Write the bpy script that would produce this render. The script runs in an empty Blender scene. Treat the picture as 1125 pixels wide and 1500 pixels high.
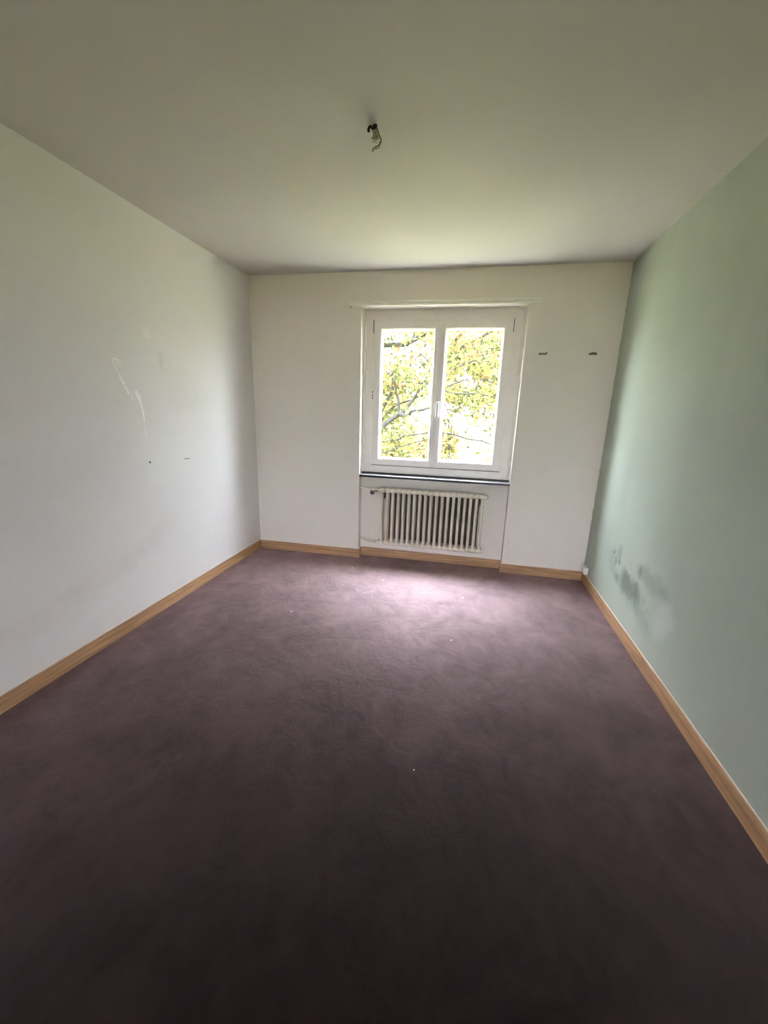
import bpy, bmesh, math, random
from mathutils import Vector, Matrix, Quaternion

scene = bpy.context.scene
C = scene.collection
random.seed(7)

# ------------------------------------------------------------------ camera
cam_data = bpy.data.cameras.new('camera')
cam_data.sensor_fit = 'VERTICAL'
cam_data.sensor_height = 24.0
cam_data.lens = 587.446 * 24.0 / 1500.0
cam_data.clip_start = 0.02
cam_data.clip_end = 500
cam = bpy.data.objects.new('camera', cam_data)
C.objects.link(cam)
right = Vector((0.97824987, 0.20523798, 0.03007587))
up = Vector((-0.07884804, 0.23381242, 0.96907933))
fwd = Vector((-0.19185977, 0.95037315, -0.24490958))
M = Matrix((right, up, -fwd)).transposed().to_4x4()
M.translation = Vector((1.99735876, -3.57264632, 1.39308267))
cam.matrix_world = M
scene.camera = cam

# ------------------------------------------------------------------ light: an overcast sky
world = bpy.data.worlds.new('overcast_sky')
scene.world = world
world.use_nodes = True
wn = world.node_tree.nodes
wl = world.node_tree.links
wn.clear()
w_out = wn.new('ShaderNodeOutputWorld')
w_bg = wn.new('ShaderNodeBackground')
w_tc = wn.new('ShaderNodeTexCoord')
w_sep = wn.new('ShaderNodeSeparateXYZ')
w_ramp = wn.new('ShaderNodeValToRGB')
# overcast luminance: three times brighter overhead than at the horizon
w_ramp.color_ramp.elements[0].position = 0.0
w_ramp.color_ramp.elements[0].color = (0.315, 0.33, 0.37, 1)
w_ramp.color_ramp.elements[1].position = 1.0
w_ramp.color_ramp.elements[1].color = (0.90, 0.98, 1.14, 1)
wl.new(w_tc.outputs['Generated'], w_sep.inputs[0])
wl.new(w_sep.outputs['Z'], w_ramp.inputs[0])
wl.new(w_ramp.outputs[0], w_bg.inputs['Color'])
w_bg.inputs['Strength'].default_value = 16.0
wl.new(w_bg.outputs[0], w_out.inputs[0])

scene.view_settings.view_transform = 'Standard'
scene.view_settings.look = 'None'
scene.view_settings.gamma = 1.0
scene.view_settings.use_curve_mapping = False
scene.view_settings.exposure = 3.12
cy = scene.cycles
cy.max_bounces = 16
cy.diffuse_bounces = 12
cy.glossy_bounces = 4
cy.transparent_max_bounces = 8
cy.transmission_bounces = 6
cy.sample_clamp_indirect = 6.0
cy.use_denoising = True

W = 3.072      # room width
H = 2.5        # ceiling height
YB = -4.3      # wall behind the camera
YO = 0.36      # outer face of the window wall
NX0, NX1, NZ = 1.030, 2.378, 2.236   # window niche
ND = 0.088     # niche depth below the sill

# ------------------------------------------------------------------ helpers
def obj(name, bm, mat=None, parent=None, smooth=False):
    bmesh.ops.recalc_face_normals(bm, faces=bm.faces[:])
    me = bpy.data.meshes.new(name)
    bm.to_mesh(me)
    bm.free()
    if smooth:
        for p in me.polygons:
            p.use_smooth = True
    o = bpy.data.objects.new(name, me)
    C.objects.link(o)
    if mat:
        me.materials.append(mat)
    if parent:
        o.parent = parent
    return o

def thing(name, label, cat, loc=(0, 0, 0), group=None):
    o = bpy.data.objects.new(name, None)
    C.objects.link(o)
    o.location = loc
    o.empty_display_size = 0.05
    tag(o, label, cat, group)
    return o

def tag(o, label, cat, group=None):
    o['label'] = label
    o['category'] = cat
    if group:
        o['group'] = group
    return o

def structure(o, label=None, cat=None):
    o['kind'] = 'structure'
    if label:
        o['label'] = label
    if cat:
        o['category'] = cat
    return o

def place(o, parent):
    """parent a world-space mesh to an Empty that has a location"""
    o.parent = parent
    o.matrix_parent_inverse = Matrix.Translation(parent.location).inverted()
    return o

def box(bm, x0, x1, y0, y1, z0, z1, bevel=0.0, seg=2):
    r = bmesh.ops.create_cube(bm, size=1.0)
    vs = r['verts']
    for v in vs:
        v.co = Vector(((x0 + x1) / 2 + v.co.x * (x1 - x0),
                       (y0 + y1) / 2 + v.co.y * (y1 - y0),
                       (z0 + z1) / 2 + v.co.z * (z1 - z0)))
    if bevel > 0:
        es = list({e for v in vs for e in v.link_edges})
        bmesh.ops.bevel(bm, geom=es, offset=bevel, segments=seg, affect='EDGES', profile=0.5)
    return bm

def prism(bm, poly, axis, a, b):
    """extrude a 2D polygon along axis (0=x,1=y,2=z) from a to b"""
    def co(p, t):
        if axis == 0: return (t, p[0], p[1])
        if axis == 1: return (p[0], t, p[1])
        return (p[0], p[1], t)
    va = [bm.verts.new(co(p, a)) for p in poly]
    vb = [bm.verts.new(co(p, b)) for p in poly]
    n = len(poly)
    bm.faces.new(va[::-1])
    bm.faces.new(vb)
    for i in range(n):
        bm.faces.new((va[i], va[(i + 1) % n], vb[(i + 1) % n], vb[i]))
    return bm

def tube(bm, pts, rad, n=10, cap=True):
    pts = [Vector(p) for p in pts]
    if not isinstance(rad, (list, tuple)):
        rad = [rad] * len(pts)
    t0 = (pts[1] - pts[0]).normalized()
    nrm = t0.orthogonal().normalized()
    rings = []
    for i, p in enumerate(pts):
        if i == 0: t = pts[1] - pts[0]
        elif i == len(pts) - 1: t = pts[-1] - pts[-2]
        else: t = (pts[i + 1] - pts[i]).normalized() + (pts[i] - pts[i - 1]).normalized()
        t.normalize()
        nrm = (nrm - t * nrm.dot(t)).normalized()
        bn = t.cross(nrm)
        rings.append([bm.verts.new(p + (nrm * math.cos(2 * math.pi * k / n) + bn * math.sin(2 * math.pi * k / n)) * rad[i]) for k in range(n)])
    for a, b in zip(rings, rings[1:]):
        for k in range(n):
            bm.faces.new((a[k], a[(k + 1) % n], b[(k + 1) % n], b[k]))
    if cap:
        bm.faces.new(rings[0][::-1])
        bm.faces.new(rings[-1])
    return bm

def smooth_path(pts, sub=4):
    """Catmull-Rom through points (tuples of any length)"""
    out = []
    n = len(pts)
    for i in range(n - 1):
        p0 = pts[max(i - 1, 0)]; p1 = pts[i]; p2 = pts[i + 1]; p3 = pts[min(i + 2, n - 1)]
        for s in range(sub):
            t = s / sub
            out.append(tuple(0.5 * (2 * b + (c - a) * t + (2 * a - 5 * b + 4 * c - d) * t * t + (3 * b - a - 3 * c + d) * t ** 3)
                             for a, b, c, d in zip(p0, p1, p2, p3)))
    out.append(tuple(pts[-1]))
    return out

# ------------------------------------------------------------------ materials
class Mat:
    def __init__(self, name, rough=0.6, color=(0.8, 0.8, 0.8), spec=0.5):
        self.m = bpy.data.materials.new(name)
        self.m.use_nodes = True
        self.t = self.m.node_tree
        self.b = self.t.nodes['Principled BSDF']
        self.b.inputs['Roughness'].default_value = rough
        self.b.inputs['Base Color'].default_value = (*color, 1)
        self.b.inputs['Specular IOR Level'].default_value = spec
        self._co = None
    def n(self, kind, **kw):
        nd = self.t.nodes.new('ShaderNode' + kind)
        for k, v in kw.items():
            setattr(nd, k, v)
        return nd
    def l(self, a, b):
        self.t.links.new(a, b)
    def co(self):
        if self._co is None:
            self._co = self.n('TexCoord').outputs['Object']
        return self._co
    def mapped(self, scale=(1, 1, 1), loc=(0, 0, 0), rot=(0, 0, 0), src=None):
        mp = self.n('Mapping')
        mp.inputs['Scale'].default_value = scale
        mp.inputs['Location'].default_value = loc
        mp.inputs['Rotation'].default_value = rot
        self.l(src or self.co(), mp.inputs[0])
        return mp.outputs[0]
    def noise(self, scale, detail=4, rough=0.55, vec=None, dist=0.0):
        nz = self.n('TexNoise')
        nz.inputs['Scale'].default_value = scale
        nz.inputs['Detail'].default_value = detail
        nz.inputs['Roughness'].default_value = rough
        nz.inputs['Distortion'].default_value = dist
        self.l(vec or self.co(), nz.inputs['Vector'])
        return nz.outputs['Fac']
    def rng(self, src, a, b, c=0.0, d=1.0, smooth=False):
        mr = self.n('MapRange')
        if smooth:
            mr.interpolation_type = 'SMOOTHSTEP'
        mr.inputs['From Min'].default_value = a
        mr.inputs['From Max'].default_value = b
        mr.inputs['To Min'].default_value = c
        mr.inputs['To Max'].default_value = d
        self.l(src, mr.inputs['Value'])
        return mr.outputs[0]
    def math(self, op, a, b=None):
        mt = self.n('Math', operation=op)
        for i, v in enumerate((a, b)):
            if v is None: continue
            if isinstance(v, (int, float)): mt.inputs[i].default_value = v
            else: self.l(v, mt.inputs[i])
        return mt.outputs[0]
    def mix(self, fac, a, b, mode='MIX'):
        mx = self.n('Mix', data_type='RGBA', blend_type=mode)
        for sock, v in ((mx.inputs[0], fac), (mx.inputs[6], a), (mx.inputs[7], b)):
            if isinstance(v, (int, float)): sock.default_value = v
            elif isinstance(v, tuple): sock.default_value = (*v[:3], 1)
            else: self.l(v, sock)
        return mx.outputs[2]
    def color(self, src):
        self.l(src, self.b.inputs['Base Color'])
    def bump(self, src, strength=0.2, dist=0.002):
        bp = self.n('Bump')
        bp.inputs['Strength'].default_value = strength
        bp.inputs['Distance'].default_value = dist
        self.l(src, bp.inputs['Height'])
        self.l(bp.outputs[0], self.b.inputs['Normal'])
    def blob(self, c, a, b, rot, axis, soft=0.5, ragged=0.35, nscale=14):
        """mask of a ragged elliptical mark on a wall lying across one axis; c = in-plane centre"""
        if axis == 'x':
            mv = self.mapped(loc=(0, -c[0], -c[1]))
            mv = self.mapped(src=mv, rot=(-rot, 0, 0))
            mv = self.mapped(src=mv, scale=(0, 1 / a, 1 / b))
        else:
            mv = self.mapped(loc=(-c[0], 0, -c[1]))
            mv = self.mapped(src=mv, rot=(0, rot, 0))
            mv = self.mapped(src=mv, scale=(1 / a, 0, 1 / b))
        ln = self.n('VectorMath', operation='LENGTH')
        self.l(mv, ln.inputs[0])
        nz = self.noise(nscale, 4, 0.6)
        d = self.math('ADD', ln.outputs['Value'], self.rng(nz, 0.3, 0.7, -ragged, ragged))
        return self.rng(d, 1.0 - soft, 1.0 + soft, 1.0, 0.0, True)

def plaster(name, col, tint=0.02):
    m = Mat(name, 0.85, col, 0.25)
    nz = m.noise(1.3, 4, 0.6)
    base = m.mix(m.rng(nz, 0.3, 0.7), tuple(c * (1 - tint) for c in col), tuple(min(1, c * (1 + tint)) for c in col))
    f1 = m.noise(160, 3, 0.6)
    f2 = m.noise(38, 3, 0.5)
    m.bump(m.math('ADD', f1, m.math('MULTIPLY', f2, 0.6)), 0.25, 0.0015)
    return m, base

m_ceiling, b = plaster('ceiling_paint', (0.66, 0.62, 0.615)); m_ceiling.color(b)

m_left, b = plaster('left_wall_sky_tint', (0.78, 0.755, 0.75), 0.025)  # white wall with the cool skylight put into its tint
dirt = (0.52, 0.46, 0.37)
for c, aa, bb, rot, amt in [((-1.70, 0.44), 0.30, 0.07, 0.10, 0.13), ((-2.15, 0.33), 0.30, 0.08, 0.0, 0.12),
                            ((-1.16, 1.66), 0.02, 0.05, 0, 0.25), ((-1.0, 1.50), 0.13, 0.15, 0.3, 0.10),
                            ((-1.35, 0.55), 0.20, 0.06, 0.3, 0.08), ((-1.9, 1.05), 0.35, 0.09, 0.2, 0.05)]:
    k = m_left.math('MULTIPLY', m_left.blob(c, aa, bb, rot, 'x', 0.7, 0.5, 9), amt)
    b = m_left.mix(k, b, dirt)
for c, aa, bb, amt in [((-1.26, 1.815), 0.035, 0.03, 0.45), ((-1.50, 1.615), 0.03, 0.022, 0.5)]:
    k = m_left.math('MULTIPLY', m_left.blob(c, aa, bb, 0, 'x', 0.3, 0.4, 40), amt)
    b = m_left.mix(k, b, (0.88, 0.87, 0.84))
m_left.color(b)

m_back, b = plaster('window_wall_warm_tint', (0.79, 0.74, 0.68), 0.02)  # same white, the warmer light on this wall put into the colour
sx = m_back.n('SeparateXYZ')
m_back.l(m_back.co(), sx.inputs[0])
edge = m_back.math('ADD', sx.outputs['X'], m_back.rng(m_back.noise(22, 3), 0.35, 0.7, -0.003, 0.006))
b = m_back.mix(m_back.rng(edge, W - 0.0005, W + 0.001), b, (0.42, 0.465, 0.40))
m_back.color(b)

m_green, b = plaster('sage_green_paint', (0.42, 0.465, 0.40), 0.05)
light_patch = m_green.noise(2.2, 3, 0.5, m_green.mapped(scale=(1, 1.6, 0.3)))
b = m_green.mix(m_green.rng(light_patch, 0.35, 0.75, 0, 0.22), b, (0.52, 0.60, 0.52))  # soft vertical patches of foliage light painted into the green
soot = (0.10, 0.115, 0.10)
for c, aa, bb, rot, soft, amt, ns in [((-0.91, 0.345), 0.21, 0.075, 0.0, 0.55, 0.60, 11), ((-1.20, 0.495), 0.20, 0.055, 0.0, 0.6, 0.30, 10),
                                      ((-0.62, 0.41), 0.10, 0.08, 0.0, 0.6, 0.18, 30), ((-0.70, 0.50), 0.035, 0.05, 0.0, 0.5, 0.28, 30),
                                      ((-0.60, 0.47), 0.014, 0.012, 0.0, 0.4, 0.6, 60), ((-0.66, 0.42), 0.02, 0.03, 0.0, 0.4, 0.35, 60),
                                      ((-0.72, 0.44), 0.015, 0.025, 0, 0.4, 0.40, 50), ((-1.05, 0.50), 0.025, 0.03, 0, 0.5, 0.35, 40),
                                      ((-1.15, 0.26), 0.15, 0.05, 0.2, 0.7, 0.18, 15)]:
    k = m_green.math('MULTIPLY', m_green.blob(c, aa, bb, rot, 'x', soft, 0.42, ns), amt)
    b = m_green.mix(k, b, soot)
for c, aa, bb, rot, amt in [((-1.40, 0.36), 0.08, 0.12, 0.5, 0.40), ((-0.72, 0.385), 0.06, 0.03, 0, 0.35)]:
    k = m_green.math('MULTIPLY', m_green.blob(c, aa, bb, rot, 'x', 0.7, 0.4, 12), amt)
    b = m_green.mix(k, b, (0.60, 0.64, 0.66))
m_green.color(b)

m_carpet = Mat('aubergine_carpet', 0.9, (0.05, 0.03, 0.03), 0.1)
m_carpet.b.inputs['Specular Tint'].default_value = (1.0, 0.84, 0.88, 1)
big = m_carpet.noise(3.2, 5, 0.62, dist=0.6)
mid = m_carpet.noise(9.0, 5, 0.65, m_carpet.mapped(scale=(1, 0.7, 1), rot=(0, 0, 0.5)), 0.8)
fine = m_carpet.noise(420, 2, 0.7)
brush = m_carpet.math('ADD', m_carpet.math('MULTIPLY', big, 0.55), m_carpet.math('MULTIPLY', mid, 0.45))
k = m_carpet.rng(brush, 0.40, 0.62)
dark = tuple(c * 0.72 for c in (0.018, 0.009, 0.009))
lite = tuple(c * 1.22 for c in (0.018, 0.009, 0.009))
b = m_carpet.mix(k, dark, lite)
b = m_carpet.mix(m_carpet.rng(fine, 0.25, 0.75, 0.0, 0.35), b, tuple(c * 0.55 for c in (0.018, 0.009, 0.009)))
m_carpet.color(b)
m_carpet.b.inputs['Sheen Weight'].default_value = 0.15
m_carpet.b.inputs['Sheen Roughness'].default_value = 0.3
m_carpet.b.inputs['Sheen Tint'].default_value = (1.0, 0.80, 0.86, 1)
m_carpet.bump(m_carpet.math('ADD', m_carpet.math('MULTIPLY', fine, 0.4), m_carpet.math('MULTIPLY', brush, 5.0)), 0.5, 0.010)
# the brushed nap leans into the room: its fibre gloss peaks about a tilted normal
nap = m_carpet.n('BsdfGlossy')
nap.inputs['Roughness'].default_value = 0.76
napc = m_carpet.mix(m_carpet.rng(brush, 0.36, 0.64), tuple(c * 0.76 for c in (0.84, 0.60, 0.62)), tuple(c * 1.17 for c in (0.84, 0.60, 0.62)))
# fibres gloss far more when seen along the floor than from above
fc = m_carpet.n('LayerWeight')
fc.inputs['Blend'].default_value = 0.5
napk = m_carpet.math('POWER', fc.outputs['Facing'], 1.8)
napc = m_carpet.mix(1.0, napc, napk, 'MULTIPLY')
m_carpet.l(napc, nap.inputs['Color'])
gn = m_carpet.n('NewGeometry')
tl = m_carpet.n('VectorMath', operation='ADD')
tl.inputs[1].default_value = (0.0, -math.tan(math.radians(16)), 0.0)
m_carpet.l(gn.outputs['Normal'], tl.inputs[0])
nm = m_carpet.n('VectorMath', operation='NORMALIZE')
m_carpet.l(tl.outputs[0], nm.inputs[0])
nb = m_carpet.n('Bump')
nb.inputs['Strength'].default_value = 0.35
nb.inputs['Distance'].default_value = 0.010
m_carpet.l(m_carpet.math('MULTIPLY', brush, 5.0), nb.inputs['Height'])
m_carpet.l(nm.outputs[0], nb.inputs['Normal'])
m_carpet.l(nb.outputs[0], nap.inputs['Normal'])
ad = m_carpet.n('AddShader')
m_carpet.l(m_carpet.b.outputs[0], ad.inputs[0])
m_carpet.l(nap.outputs[0], ad.inputs[1])
m_carpet.l(ad.outputs[0], m_carpet.t.nodes['Material Output'].inputs['Surface'])

def oak(name, axis):
    m = Mat(name, 0.45, (0.52, 0.305, 0.16), 0.4)
    sc = [14, 14, 14]
    sc[axis] = 1.1
    g = m.noise(2.2, 6, 0.65, m.mapped(scale=tuple(sc)), 0.7)
    sc2 = [160, 160, 160]
    sc2[axis] = 3
    p = m.noise(1.0, 3, 0.6, m.mapped(scale=tuple(sc2)))
    wv = m.n('TexWave', wave_type='BANDS', bands_direction='Z')
    wv.inputs['Scale'].default_value = 10
    wv.inputs['Distortion'].default_value = 7
    wv.inputs['Detail'].default_value = 3
    wv.inputs['Detail Scale'].default_value = 0.7
    sc3 = [1, 1, 1]
    sc3[axis] = 0.16
    m.l(m.mapped(scale=tuple(sc3)), wv.inputs['Vector'])
    c = m.mix(m.rng(g, 0.35, 0.68), tuple(x * 0.72 for x in (0.52, 0.305, 0.16)), tuple(min(1, x * 1.2) for x in (0.52, 0.305, 0.16)))
    c = m.mix(m.math('MULTIPLY', m.rng(wv.outputs['Fac'], 0.55, 0.95), 0.45), c, tuple(x * 0.55 for x in (0.52, 0.305, 0.16)))
    c = m.mix(m.rng(p, 0.55, 0.8, 0, 0.35), c, tuple(x * 0.5 for x in (0.52, 0.305, 0.16)))
    m.color(c)
    m.bump(p, 0.15, 0.0008)
    return m
m_oak_x = oak('oak_along_x', 0)
m_oak_y = oak('oak_along_y', 1)

def flat(name, col, rough=0.5, spec=0.5, metal=0.0, vary=0.06, nscale=30):
    m = Mat(name, rough, col, spec)
    m.b.inputs['Metallic'].default_value = metal
    k = m.rng(m.noise(nscale, 4), 0.3, 0.7)
    m.color(m.mix(k, tuple(c * (1 - vary) for c in col), tuple(min(1, c * (1 + vary)) for c in col)))
    return m.m
m_frame = flat('window_white_lacquer', (0.78, 0.735, 0.70), 0.42, 0.5, 0, 0.025, 12)
m_black = flat('matte_black', (0.03, 0.03, 0.032), 0.6)
m_chrome = flat('satin_metal', (0.72, 0.72, 0.73), 0.28, 0.5, 1.0)
m_handle = flat('pale_grey_handle', (0.46, 0.46, 0.48), 0.4, 0.4)
m_rad = flat('cream_radiator_enamel', (0.76, 0.69, 0.58), 0.38, 0.5, 0, 0.03, 40)
m_pipe = flat('cream_pipe_paint', (0.78, 0.71, 0.61), 0.35)
m_valve = flat('brown_valve_knob', (0.17, 0.14, 0.11), 0.5)
m_bracket = flat('dark_bracket_iron', (0.09, 0.075, 0.06), 0.6)
m_iron = flat('grey_steel', (0.17, 0.155, 0.14), 0.5, 0.5, 0.3)
m_white_plastic = flat('white_plastic', (0.78, 0.77, 0.73), 0.4)
m_rail = flat('white_rail_lacquer', (0.86, 0.83, 0.77), 0.45, 0.4, 0, 0.02)
m_fill = flat('white_filler', (0.93, 0.93, 0.91), 0.9, 0.1, 0, 0.03, 60)
m_caulk = flat('pale_caulk', (0.74, 0.68, 0.60), 0.7)
m_wire = flat('dark_brown_wire', (0.035, 0.026, 0.018), 0.5)
m_wire2 = flat('grey_wire', (0.22, 0.20, 0.16), 0.5)
m_hook = flat('dark_hook_metal', (0.032, 0.026, 0.018), 0.45, 0.5, 0.4)
m_block = Mat('milky_terminal_plastic', 0.35, (0.42, 0.40, 0.32), 0.5)
m_block.b.inputs['Transmission Weight'].default_value = 0.15
m_block = m_block.m
m_scrap = flat('white_scrap', (0.85, 0.83, 0.82), 0.9)
m_scrap_red = flat('reddish_scrap', (0.55, 0.28, 0.26), 0.9)
m_rear = flat('unseen_dark_brown', (0.10, 0.06, 0.04), 0.5)  # unseen surfaces behind the viewer, kept dark to cut bounce light
m_stone_ext = flat('outside_plaster', (0.62, 0.60, 0.56), 0.9, 0.2)

m_sill = Mat('black_polished_stone', 0.16, (0.012, 0.011, 0.013), 0.55)
sp = m_sill.noise(300, 2)
m_sill.color(m_sill.mix(m_sill.rng(sp, 0.6, 0.75, 0, 0.5), (0.012, 0.011, 0.013), (0.05, 0.05, 0.055)))
m_sill = m_sill.m

m_silltop = flat('pale_sill_top', (0.60, 0.58, 0.62), 0.25)
mg = bpy.data.materials.new('window_glass')
mg.use_nodes = True
t = mg.node_tree
t.nodes.clear()
go = t.nodes.new('ShaderNodeOutputMaterial')
gm = t.nodes.new('ShaderNodeMixShader')
gt = t.nodes.new('ShaderNodeBsdfTransparent')
gt.inputs[0].default_value = (0.93, 0.945, 0.93, 1)
gg = t.nodes.new('ShaderNodeBsdfGlossy')
gg.inputs['Roughness'].default_value = 0.01
gf = t.nodes.new('ShaderNodeFresnel')
gf.inputs['IOR'].default_value = 1.45
gb = t.nodes.new('ShaderNodeNewGeometry')          # a pane reflects where light enters it, not again on the way out
gi = t.nodes.new('ShaderNodeMath')
gi.operation = 'SUBTRACT'
gi.inputs[0].default_value = 1.0
t.links.new(gb.outputs['Backfacing'], gi.inputs[1])
gx = t.nodes.new('ShaderNodeMath')
gx.operation = 'MULTIPLY'
t.links.new(gf.outputs[0], gx.inputs[0])
t.links.new(gi.outputs[0], gx.inputs[1])
t.links.new(gx.outputs[0], gm.inputs[0])
t.links.new(gt.outputs[0], gm.inputs[1])
t.links.new(gg.outputs[0], gm.inputs[2])
t.links.new(gm.outputs[0], go.inputs[0])
m_glass = mg

def leaf_mat(name, cols, trans=0.5):
    m = bpy.data.materials.new(name)
    m.use_nodes = True
    t = m.node_tree
    t.nodes.clear()
    out = t.nodes.new('ShaderNodeOutputMaterial')
    mx = t.nodes.new('ShaderNodeMixShader')
    df = t.nodes.new('ShaderNodeBsdfDiffuse')
    tr = t.nodes.new('ShaderNodeBsdfTranslucent')
    geo = t.nodes.new('ShaderNodeNewGeometry')
    rp = t.nodes.new('ShaderNodeValToRGB')
    rp.color_ramp.interpolation = 'CONSTANT'
    els = rp.color_ramp.elements
    while len(els) < len(cols):
        els.new(0.5)
    for i, (p, c) in enumerate(cols):
        els[i].position = p
        els[i].color = (*c, 1)
    t.links.new(geo.outputs['Random Per Island'], rp.inputs[0])
    t.links.new(rp.outputs[0], df.inputs[0])
    t.links.new(rp.outputs[0], tr.inputs[0])
    mx.inputs[0].default_value = trans
    t.links.new(df.outputs[0], mx.inputs[1])
    t.links.new(tr.outputs[0], mx.inputs[2])
    t.links.new(mx.outputs[0], out.inputs[0])
    return m
m_leaf_green = leaf_mat('yellow_green_leaf', [(0.0, (0.050, 0.055, 0.018)), (0.3, (0.085, 0.083, 0.028)), (0.62, (0.026, 0.029, 0.014)), (0.78, (0.11, 0.10, 0.036))])
m_leaf_autumn = leaf_mat('autumn_leaf', [(0.0, (0.12, 0.09, 0.028)), (0.45, (0.10, 0.058, 0.028)), (0.75, (0.055, 0.032, 0.018))])
m_leaf_far = leaf_mat('far_yellow_leaf', [(0.0, (0.17, 0.165, 0.075)), (0.45, (0.215, 0.205, 0.10)), (0.8, (0.105, 0.108, 0.045))])
m_leaf_rust = leaf_mat('rust_leaf', [(0.0, (0.27, 0.22, 0.11)), (0.45, (0.24, 0.16, 0.10)), (0.8, (0.21, 0.195, 0.08))])
m_bark = Mat('grey_bark', 0.9, (0.1, 0.09, 0.08), 0.2)
bk = m_bark.noise(14, 5, 0.65, m_bark.mapped(scale=(1, 1, 0.35)))
m_bark.color(m_bark.mix(m_bark.rng(bk, 0.3, 0.7), tuple(c * 0.6 for c in (0.014, 0.012, 0.010)), tuple(c * 1.3 for c in (0.014, 0.012, 0.010))))
m_bark.bump(bk, 0.6, 0.01)
m_bark = m_bark.m
m_lawn = Mat('autumn_lawn', 1.0, (0.2, 0.25, 0.06), 0.1)
ln_ = m_lawn.noise(0.6, 5, 0.6)
l2 = m_lawn.noise(25, 3, 0.7)
b = m_lawn.mix(m_lawn.rng(ln_, 0.35, 0.65), (0.115, 0.112, 0.026), (0.16, 0.150, 0.040))
b = m_lawn.mix(m_lawn.rng(l2, 0.6, 0.75, 0, 0.6), b, (0.17, 0.11, 0.035))
m_lawn.color(b)
m_lawn = m_lawn.m
m_gravel = Mat('pale_gravel', 1.0, (0.6, 0.6, 0.58), 0.1)
gv = m_gravel.noise(40, 3)
m_gravel.color(m_gravel.mix(m_gravel.rng(gv, 0.3, 0.7), (0.60, 0.59, 0.57), (0.78, 0.77, 0.75)))
m_gravel = m_gravel.m

# ------------------------------------------------------------------ room shell
bm = bmesh.new(); box(bm, -0.3, W + 0.3, YB - 0.3, YO, -0.2, 0.0)
structure(obj('floor', bm, m_carpet.m), 'worn aubergine purple carpet with brushed marks', 'carpet')
bm = bmesh.new(); box(bm, -0.3, W + 0.3, YB - 0.3, YO, H, H + 0.2)
structure(obj('ceiling', bm, m_ceiling.m), 'plain white painted ceiling', 'ceiling')
bm = bmesh.new(); box(bm, -0.3, 0.0, YB, YO, 0.0, H)
wall_left = structure(obj('wall_left', bm, m_left.m), 'white plaster wall with a filler streak and faint smudges', 'wall')
bm = bmesh.new(); box(bm, W, W + 0.3, YB, YO, 0.0, H)
structure(obj('wall_right', bm, m_green.m), 'sage green wall with a dark sooty smudge low down', 'wall')
# behind the viewer, unseen: opening and hall added to fill the window wall with light
OX0, OX1, OZ = 0.45, 3.06, 2.25
HY = -8.2
bm = bmesh.new()
box(bm, -0.3, OX0, YB - 0.25, YB, 0.0, H)
box(bm, OX1, W + 0.3, YB - 0.25, YB, 0.0, H)
box(bm, OX0, OX1, YB - 0.25, YB, OZ, H)
structure(obj('wall_front', bm, m_rear), 'unseen dark brown wall with an added opening behind the viewer', 'wall')
bm = bmesh.new()
box(bm, OX0 - 0.25, OX0, HY, YB - 0.25, 0.0, H)
box(bm, OX1, OX1 + 0.25, HY, YB - 0.25, 0.0, H)
box(bm, OX0 - 0.25, OX1 + 0.25, HY, YB - 0.25, H, H + 0.2)
box(bm, OX0 - 0.25, OX1 + 0.25, HY, YB - 0.25, -0.2, 0.0)
for x0, x1, z0, z1 in [(0.45, 0.91, 0, H), (1.165, 2.69, 0, H), (3.05, 3.06, 0, H), (0.91, 1.165, 0, 0.25), (0.91, 1.165, 2.35, H), (2.69, 3.05, 0, 0.25), (2.69, 3.05, 2.35, H)]:      # end wall around two added slots for fill light, clear of pane reflections
    box(bm, x0, x1, HY, HY + 0.2, z0, z1)
structure(obj('wall_fill_hall', bm, m_rear), 'added unseen hall behind the viewer, two narrow end windows for fill light', 'wall')
# window wall: a plate with a niche that runs down to the floor
bm = bmesh.new()
prism(bm, [(0.0, 0.0), (NX0, 0.0), (NX0, YO), (0.0, YO)], 2, 0.0, H)
prism(bm, [(NX1, 0.0), (W, 0.0), (W, YO), (NX1, YO)], 2, 0.0, H)
prism(bm, [(NX0, 0.0), (NX1, 0.0), (NX1, YO), (NX0, YO)], 2, NZ, H)
prism(bm, [(NX0, ND), (NX1, ND), (NX1, YO), (NX0, YO)], 2, 0.0, 0.793)
structure(obj('wall_back', bm, m_back.m), 'white window wall with a shallow radiator niche', 'wall')

# oak baseboards: rounded upper front edge, a bead of pale caulk along the top
BH, BT = 0.080, 0.013
def base_profile():
    return [(0, 0), (BT, 0), (BT, BH - 0.004), (BT - 0.0015, BH - 0.001), (BT - 0.004, BH), (0, BH)]
def baseboard(name, p, q, out, mat, axis, label):
    """board along p->q (2D), profile grows towards out"""
    bm = bmesh.new()
    prof = base_profile()
    rings = []
    for e in (p, q):
        rings.append([bm.verts.new((e[0] + out[0] * d, e[1] + out[1] * d, z)) for d, z in prof])
    n = len(prof)
    bm.faces.new(rings[0]); bm.faces.new(rings[1][::-1])
    for i in range(n):
        bm.faces.new((rings[0][i], rings[1][i], rings[1][(i + 1) % n], rings[0][(i + 1) % n]))
    o = structure(obj(name, bm, mat), label, 'baseboard')
    bm = bmesh.new()
    pr = [(0, BH - 0.001), (0.0045, BH - 0.001), (0.0035, BH + 0.0025), (0, BH + 0.004)]
    rings = []
    for e in (p, q):
        rings.append([bm.verts.new((e[0] + out[0] * d, e[1] + out[1] * d, z)) for d, z in pr])
    n = 4
    bm.faces.new(rings[0]); bm.faces.new(rings[1][::-1])
    for i in range(n):
        bm.faces.new((rings[0][i], rings[1][i], rings[1][(i + 1) % n], rings[0][(i + 1) % n]))
    obj('caulk_bead', bm, m_caulk, o)
    return o
baseboard('baseboard_left', (0, YB), (0, 0), (1, 0), m_oak_y.m, 1, 'light oak baseboard along the white left wall')
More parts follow.
